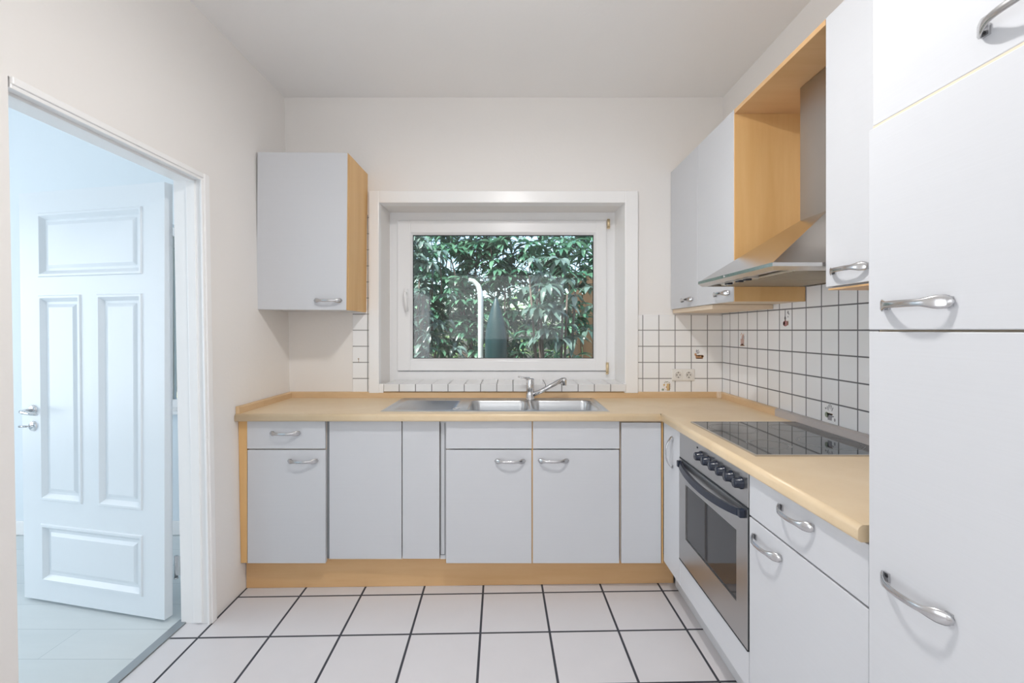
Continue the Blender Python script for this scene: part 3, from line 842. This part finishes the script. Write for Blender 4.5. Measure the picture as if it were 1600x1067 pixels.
# right wall cabinets
XW = 1.006
rc = thing('wall_cabinet', (1.17, 2.5, WB), 'two-door white wall cabinet in the right corner above the tiles', 'cabinet')
MB().box(XW + .020, XR - .001, 2.11, YB - .001, WB, WT, .001).build('carcass', M['pale'], rc)
MB().box(XW + .002, XR - .0095, 2.092, 2.1095, WB - .001, WT - .019, .001).build('side_panel', M['beech'], rc, label='beech-look side facing the hood')
d = MB().box(XW, XW + .019, 2.508, YB - .004, WB, WT, .002).build('door', M['lam'], rc); handle(d, XW, px(1076, 1) * 0 + XW * 722 / 275, pz(468.5, 2.64), 'right')
d = MB().box(XW, XW + .019, 2.098, 2.504, WB, WT, .002).build('door', M['lam'], rc); handle(d, XW, 2.205, pz(459, 2.2), 'right')
MB().box(XW + .012, XR - .010, 2.35, YB - .003, WB - .024, WB - .001, .001).build('bottom_board', M['pale'], rc)
nc = thing('niche_board', (1.17, 1.8, WT), 'beech-look board bridging the wall cabinets above the chimney hood', 'shelf')
MB().box(XW + .001, XR - .001, 1.485, 2.095, WT - .019, WT, .001).build('top_board', M['beechh'], nc)
ec = thing('wall_cabinet', (1.17, 1.25, WB), 'narrow white wall cabinet between hood and tall cabinet', 'cabinet')
MB().box(XW + .020, XR - .010, .992, 1.482, WB + .002, WT, .001).build('carcass', M['lamv'], ec)
d = MB().box(XW, XW + .019, .992, 1.482, WB + .006, WT, .002).build('door', M['lam'], ec)
handle(d, XW, XW * 722 / 529, pz(420, 1.372), 'right')
MB().box(XW + .006, XR - .012, .994, 1.478, WB - .004, WB + .0015).build('bottom_board', M['beechh'], ec)

# ------------------------------------------------------------------ hood
hood = thing('chimney_hood', (1.2, 1.787, 1.545), 'stainless steel pyramid chimney hood above the hob', 'extractor hood')
HX0, HX1 = .840, XR - .010; A0, A1 = 1.490, 2.085; LZ0, LZ1 = 1.545, 1.569; CZ = 1.793
c0, c1, cx_ = 1.70, 1.869, 1.165
m = MB()
B = [(HX0, A0), (HX1, A0), (HX1, A1), (HX0, A1)]; T = [(cx_, c0), (HX1, c0), (HX1, c1), (cx_, c1)]
def lipx(s): return [(HX0 + s, A0 + s * 1.0), (HX1, A0 + s), (HX1, A1 - s), (HX0 + s, A1 - s)]
L0 = [m.bm.verts.new((x, y, LZ0)) for x, y in lipx(.012)]; L1 = [m.bm.verts.new((x, y, LZ0 + .012)) for x, y in B]
L2 = [m.bm.verts.new((x, y, LZ1)) for x, y in B]; L3 = [m.bm.verts.new((x, y, LZ1 + .002)) for x, y in lipx(.006)]
L4 = [m.bm.verts.new((x, y, CZ)) for x, y in T]
for P_, Q_ in ((L0, L1), (L1, L2), (L2, L3), (L3, L4)):
    for i in range(4): m.bm.faces.new((P_[i], P_[(i + 1) % 4], Q_[(i + 1) % 4], Q_[i]))
I0 = [m.bm.verts.new((x, y, LZ0)) for x, y in [(HX0 + .030, A0 + .02), (HX1 - .005, A0 + .02), (HX1 - .005, A1 - .02), (HX0 + .030, A1 - .02)]]
I1 = [m.bm.verts.new((v.co.x, v.co.y, LZ0 + .010)) for v in I0]
for i in range(4): m.bm.faces.new((L0[i], L0[(i + 1) % 4], I0[(i + 1) % 4], I0[i])); m.bm.faces.new((I0[i], I0[(i + 1) % 4], I1[(i + 1) % 4], I1[i]))
m.bm.faces.new(I1)
can = m.build('canopy', M['steelh'], hood)
for k in (0, 1):
    m = MB(); y0 = A0 + .035 + k * .265; y1 = y0 + .255
    m.box(HX0 + .085, HX1 - .03, y0, y1, LZ0 + .002, LZ0 + .009, .002)
    for j in range(14): yq = y0 + .012 + j * (y1 - y0 - .024) / 13; m.box(HX0 + .10, HX1 - .045, yq - .003, yq + .003, LZ0 - .0005, LZ0 + .002)
    m.build('grease_filter', M['filt'], can)
m = MB(); m.box(HX0 + .034, HX0 + .070, 1.70, 1.95, LZ0 - .002, LZ0 + .009, .002); sw = m.build('switch_panel', M['steelh'], can)
for y in (1.75, 1.81, 1.90):
    m = MB(); m.box(HX0 + .040, HX0 + .062, y - .014, y + .014, LZ0 - .007, LZ0 - .001, .002); m.build('button', M['navy'], sw)
m = MB(); m.lathe((HX0, 1.83, LZ0 + .018), (-1, 0, 0), [(.004, 0), (.004, .002), (0, .003)]); m.build('indicator_light', M['chrome'], can)
MB().box(cx_, HX1, c0, c1, CZ - .003, WT - .021, .0015).build('chimney', M['steelc'], hood)

# ------------------------------------------------------------------ tall cabinet
XT = .762
tc = thing('tall_cabinet', (1.05, .69, 0), 'tall white three-door cabinet at the right edge beside the worktop end', 'cabinet')
MB().box(XT + .030, XR - .001, .392, .984, .10, 2.62).build('carcass', M['lamv'], tc)
MB().box(.86, .876, .392, .984, .001, .10).build('plinth', M['sheld'], tc)
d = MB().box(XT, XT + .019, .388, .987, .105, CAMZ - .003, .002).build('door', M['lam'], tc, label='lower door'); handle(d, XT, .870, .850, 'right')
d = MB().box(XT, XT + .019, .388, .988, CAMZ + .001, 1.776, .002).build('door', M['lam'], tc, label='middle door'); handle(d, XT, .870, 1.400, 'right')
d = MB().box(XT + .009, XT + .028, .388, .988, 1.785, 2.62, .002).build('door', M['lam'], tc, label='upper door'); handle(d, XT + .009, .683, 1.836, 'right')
MB().box(XT + .0094, XT + .027, .390, .987, 1.7775, 1.7847).build('edge_strip', M['pale'], d)
MB().box(XT + .021, XT + .030, .392, .984, 1.0, 2.5).build('hinge_side', M['pale'], tc)

# ------------------------------------------------------------------ kitchen ceiling lamp (above the camera)
lamp = thing('ceiling_lamp', (0, 1.2, 2.60), 'small round white ceiling spotlight above the viewer', 'lamp')
MB().lathe((0, 1.2, ZC), (0, 0, -1), [(0, 0), (.045, 0), (.045, .02), (.02, .03), (.006, .05), (.006, .10), (.05, .11), (.075, .13), (.075, .155), (0, .155)]).build('holder', M['pvc'], lamp)

# ------------------------------------------------------------------ garden
struct(MB().box(-9, 9, YB + .34, 16, -.5, -.3).build('ground', M['soil']))
def leaf_quads(bm, base, direction, length, width, droop, roll):
    d = Vector(direction).normalized(); side = d.cross(Vector((0, 0, 1)))
    if side.length < .05: side = Vector((1, 0, 0))
    side.normalize(); side = (Matrix.Rotation(roll, 3, d) @ side)
    p = Vector(base); prev = None
    ws = (0.15, .8, 1.0, .72, 0.05)
    for i, wv in enumerate(ws):
        w_ = width * wv / 2
        nrm = side.cross(d)
        row = (bm.verts.new(p - side * w_ + nrm * w_ * .3), bm.verts.new(p), bm.verts.new(p + side * w_ + nrm * w_ * .3))
        if prev:
            for k in (0, 1): bm.faces.new((prev[k], prev[k + 1], row[k + 1], row[k])).smooth = True
        prev = row
        p = p + d * (length / 4); d = (d + Vector((0, 0, -droop))).normalized()
def shrub(name, label, center, rad, n, leafmat, size, droop, group=None, seed=1):
    rnd = random.Random(seed)
    root = thing(name, (center[0], center[1], -.3), label, 'shrub', group)
    bm = bmesh.new(); stems = MB()
    for _ in range(n):
        while True:
            q = Vector((rnd.uniform(-1, 1), rnd.uniform(-1, 1), rnd.uniform(-1, 1)))
            if q.length <= 1: break
        c = Vector((center[0] + q.x * rad[0], center[1] + q.y * rad[1], center[2] + q.z * rad[2]))
        k = rnd.randint(6, 10); tilt = Vector((rnd.uniform(-.4, .4), rnd.uniform(-.6, .1), 0)); a0 = rnd.uniform(0, 6.28)
        for i in range(k):
            a = a0 + 2 * PI * i / k + rnd.uniform(-.2, .2)
            dv = Vector((math.cos(a), math.sin(a), rnd.uniform(-.5, .55))) + tilt
            leaf_quads(bm, c, dv, size * rnd.uniform(.7, 1.2), size * rnd.uniform(.24, .34), droop * rnd.uniform(.5, 1.3), rnd.uniform(-.5, .5))
        if rnd.random() < .10:
            stems.tube([c, c + Vector((rnd.uniform(-.05, .05), rnd.uniform(0, .1), -rnd.uniform(.2, .5)))], [.004, .007], 5)
    for _ in range(6):
        a = rnd.uniform(0, 6.28); p0 = Vector((center[0] + .1 * math.cos(a), center[1] + .1 * math.sin(a), -.3))
        p2 = Vector((center[0] + rad[0] * .6 * math.cos(a), center[1] + rad[1] * .6 * math.sin(a), center[2] + rad[2] * rnd.uniform(.1, .6)))
        stems.tube([p0, (p0 + p2) / 2 + Vector((0, 0, .15)), p2], [.022, .016, .008], 7)
    mm = MB(); mm.bm.free(); mm.bm = bm
    # keep the sheet normals of the leaves
    me = bpy.data.meshes.new('foliage')
    for v in bm.verts: v.co -= wloc(root)
    bm.to_mesh(me); bm.free(); me.materials.append(leafmat)
    o = bpy.data.objects.new('foliage', me); COL.objects.link(o); o.parent = root
    tag(stems.build('twigs', M['bark'], root), kind='stuff')
    return root
shrub('rhododendron', 'dark drooping-leaved shrub filling the middle of the window', (-.12, 5.75, 1.75), (1.2, .33, 1.15), 520, M['leaf1'], .19, .30, seed=3)
shrub('rhododendron', 'grey-green shrub with drooping leaves at the left of the window', (-1.05, 4.6, 1.35), (.55, .28, 1.0), 170, M['leaf2'], .15, .38, seed=5)
shrub('rhododendron', 'leafy shrub with hanging leaf whorls near the fence, right of the window', (.42, 4.5, 1.62), (.42, .22, .5), 26, M['leaf2'], .20, .5, seed=8)
shrub('bush', 'light green bush low behind the others', (.3, 8.8, 1.0), (3.2, .5, 1.2), 260, M['leaf3'], .2, .2, seed=12)
shrub('tall_shrub', 'blue-green shrub reaching over the top left of the window', (-1.45, 7.4, 2.4), (1.15, .45, 1.3), 330, M['leaf1'], .2, .2, seed=14)
shrub('tall_shrub', 'green shrub reaching over the top right of the window', (1.45, 7.4, 2.6), (1.15, .45, 1.2), 300, M['leaf1'], .2, .2, seed=21)
fn = thing('garden_fence', (1.5, 6.5, -.3), 'brown board fence at the right behind the shrubs', 'fence')
for k in range(8):
    MB().box(.80 + k * .2, .80 + k * .2 + .185, 6.5 + .004 * (k % 2), 6.525 + .004 * (k % 2), -.3, 2.15, .004).build('board', M['fence'], fn)
MB().box(.78, 2.4, 6.54, 6.60, 1.7, 1.78, .004).build('rail', M['fence'], fn)
MB().box(.78, 2.4, 6.54, 6.60, .4, .48, .004).build('rail', M['fence'], fn)
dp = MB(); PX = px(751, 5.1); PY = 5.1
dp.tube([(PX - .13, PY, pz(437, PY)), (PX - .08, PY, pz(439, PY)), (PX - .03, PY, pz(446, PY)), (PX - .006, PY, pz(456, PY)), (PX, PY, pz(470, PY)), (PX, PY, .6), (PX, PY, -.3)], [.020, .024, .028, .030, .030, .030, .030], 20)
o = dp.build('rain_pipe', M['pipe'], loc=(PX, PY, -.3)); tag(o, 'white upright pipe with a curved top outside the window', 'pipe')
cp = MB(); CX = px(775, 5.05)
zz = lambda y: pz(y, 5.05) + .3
cp.lathe((CX, 5.05, -.3), (0, 0, 1), [(0, 0), (.125, 0), (.122, zz(545)), (.115, zz(520)), (.09, zz(500)), (.05, zz(480)), (.02, zz(468)), (0, zz(464))], 24)  # added solid cone in place of a teal patch in the window pane
o = cp.build('teal_cone', M['teal'], loc=(CX, 5.05, -.3)); tag(o, 'tapering teal cone added beside the white pipe outside', 'parasol cover')

# ------------------------------------------------------------------ light
def area(name, loc, rot, size, power, col=(1, 1, 1), size_y=None):
    l = bpy.data.lights.new(name, 'AREA'); l.energy = power; l.color = col
    l.size = size
    if size_y: l.shape = 'RECTANGLE'; l.size_y = size_y
    o = bpy.data.objects.new(name, l); COL.objects.link(o); o.location = loc; o.rotation_euler = rot
    return o
l = bpy.data.lights.new('lamp_bulb', 'AREA'); l.shape = 'DISK'; l.size = .13; l.energy = 18; l.color = (1, .975, .95)
o = bpy.data.objects.new('lamp_bulb', l); COL.objects.link(o); o.location = (0, 1.2, 2.665)
l = bpy.data.lights.new('lamp_glow', 'POINT'); l.energy = 8; l.color = (1, .985, .965); l.shadow_soft_size = .06
o = bpy.data.objects.new('lamp_glow', l); COL.objects.link(o); o.location = (0, 1.2, 2.60)
# added fill lights behind and beside the viewer; no windows known there
area('rear_fill_light', (-.1, YF + .03, 1.75), (PI / 2, 0, 0), 2.0, 8.5, (.90, .95, 1), 1.1)
area('side_fill_light', (-1.36, -.6, 1.15), (0, -PI / 2, 0), 1.5, 18, (.90, .95, 1), 1.3)
# added fill for the next room's daylight, on its unseen left and front walls
area('next_room_fill_light', (-4.9, 1.3, 1.35), (0, -PI / 2, 0), 1.8, 52, (.88, .94, 1), 2.2)
area('next_room_fill_light', (-3.3, YF + .05, 1.6), (PI / 2, 0, 0), 2.6, 7, (.80, .92, 1), 1.9)
sun = bpy.data.lights.new('sun', 'SUN'); sun.energy = 13; sun.angle = .01; sun.color = (1, .98, .94)
o = bpy.data.objects.new('sun', sun); COL.objects.link(o)
o.rotation_euler = Vector((.45, .25, -1)).to_track_quat('-Z', 'Y').to_euler()

wd = bpy.data.worlds.new('World'); S.world = wd; wd.use_nodes = True
nt = wd.node_tree; nt.nodes.clear()
out = nt.nodes.new('ShaderNodeOutputWorld'); bg = nt.nodes.new('ShaderNodeBackground'); sky = nt.nodes.new('ShaderNodeTexSky')
sky.sky_type = 'NISHITA'; sky.sun_disc = False; sky.sun_elevation = math.radians(50); sky.sun_rotation = math.radians(200); sky.dust_density = 3
nt.links.new(sky.outputs[0], bg.inputs[0]); bg.inputs[1].default_value = .5
nt.links.new(bg.outputs[0], out.inputs[0])

# invented frames around the added fill lights; the walls have no openings
def frame_box(name, axis, c, w_, h_, at):
    m = MB(); t = .07
    for (u0, u1, v0, v1) in ((-w_ / 2 - t, w_ / 2 + t, h_ / 2, h_ / 2 + t), (-w_ / 2 - t, w_ / 2 + t, -h_ / 2 - t, -h_ / 2), (-w_ / 2 - t, -w_ / 2, -h_ / 2, h_ / 2), (w_ / 2, w_ / 2 + t, -h_ / 2, h_ / 2)):
        if axis == 'y': m.box(c[0] + u0, c[0] + u1, at[0], at[1], c[1] + v0, c[1] + v1, .004)
        else: m.box(at[0], at[1], c[0] + u0, c[0] + u1, c[1] + v0, c[1] + v1, .004)
    return struct(m.build(name, M['pvc']))
frame_box('rear_fill_frame', 'y', (-.1, 1.75), 2.0, 1.1, (YF, YF + .05))
frame_box('side_fill_frame', 'x', (-.6, 1.15), 1.3, 1.5, (-1.415, -1.34))
frame_box('next_room_left_fill_frame', 'x', (1.3, 1.35), 2.2, 1.8, (-5.0, -4.88))
frame_box('next_room_front_fill_frame', 'y', (-3.3, 1.6), 2.6, 1.9, (YF, YF + .06))
# ------------------------------------------------------------------ camera
cam = bpy.data.cameras.new('camera'); co = bpy.data.objects.new('camera', cam); COL.objects.link(co)
cam.sensor_width = 36; cam.lens = 36 * 722 / 1600; cam.sensor_fit = 'HORIZONTAL'
cam.shift_y = -17.5 / 1600; cam.clip_start = .05; cam.clip_end = 200
co.location = (0, 0, CAMZ); co.rotation_euler = (PI / 2, 0, 0)
S.camera = co
S.view_settings.view_transform = 'Standard'; S.view_settings.look = 'None'
S.view_settings.gamma = 1; S.view_settings.exposure = 0
S.cycles.use_denoising = True
S.cycles.max_bounces = 10; S.cycles.diffuse_bounces = 6
S.cycles.sample_clamp_indirect = 8
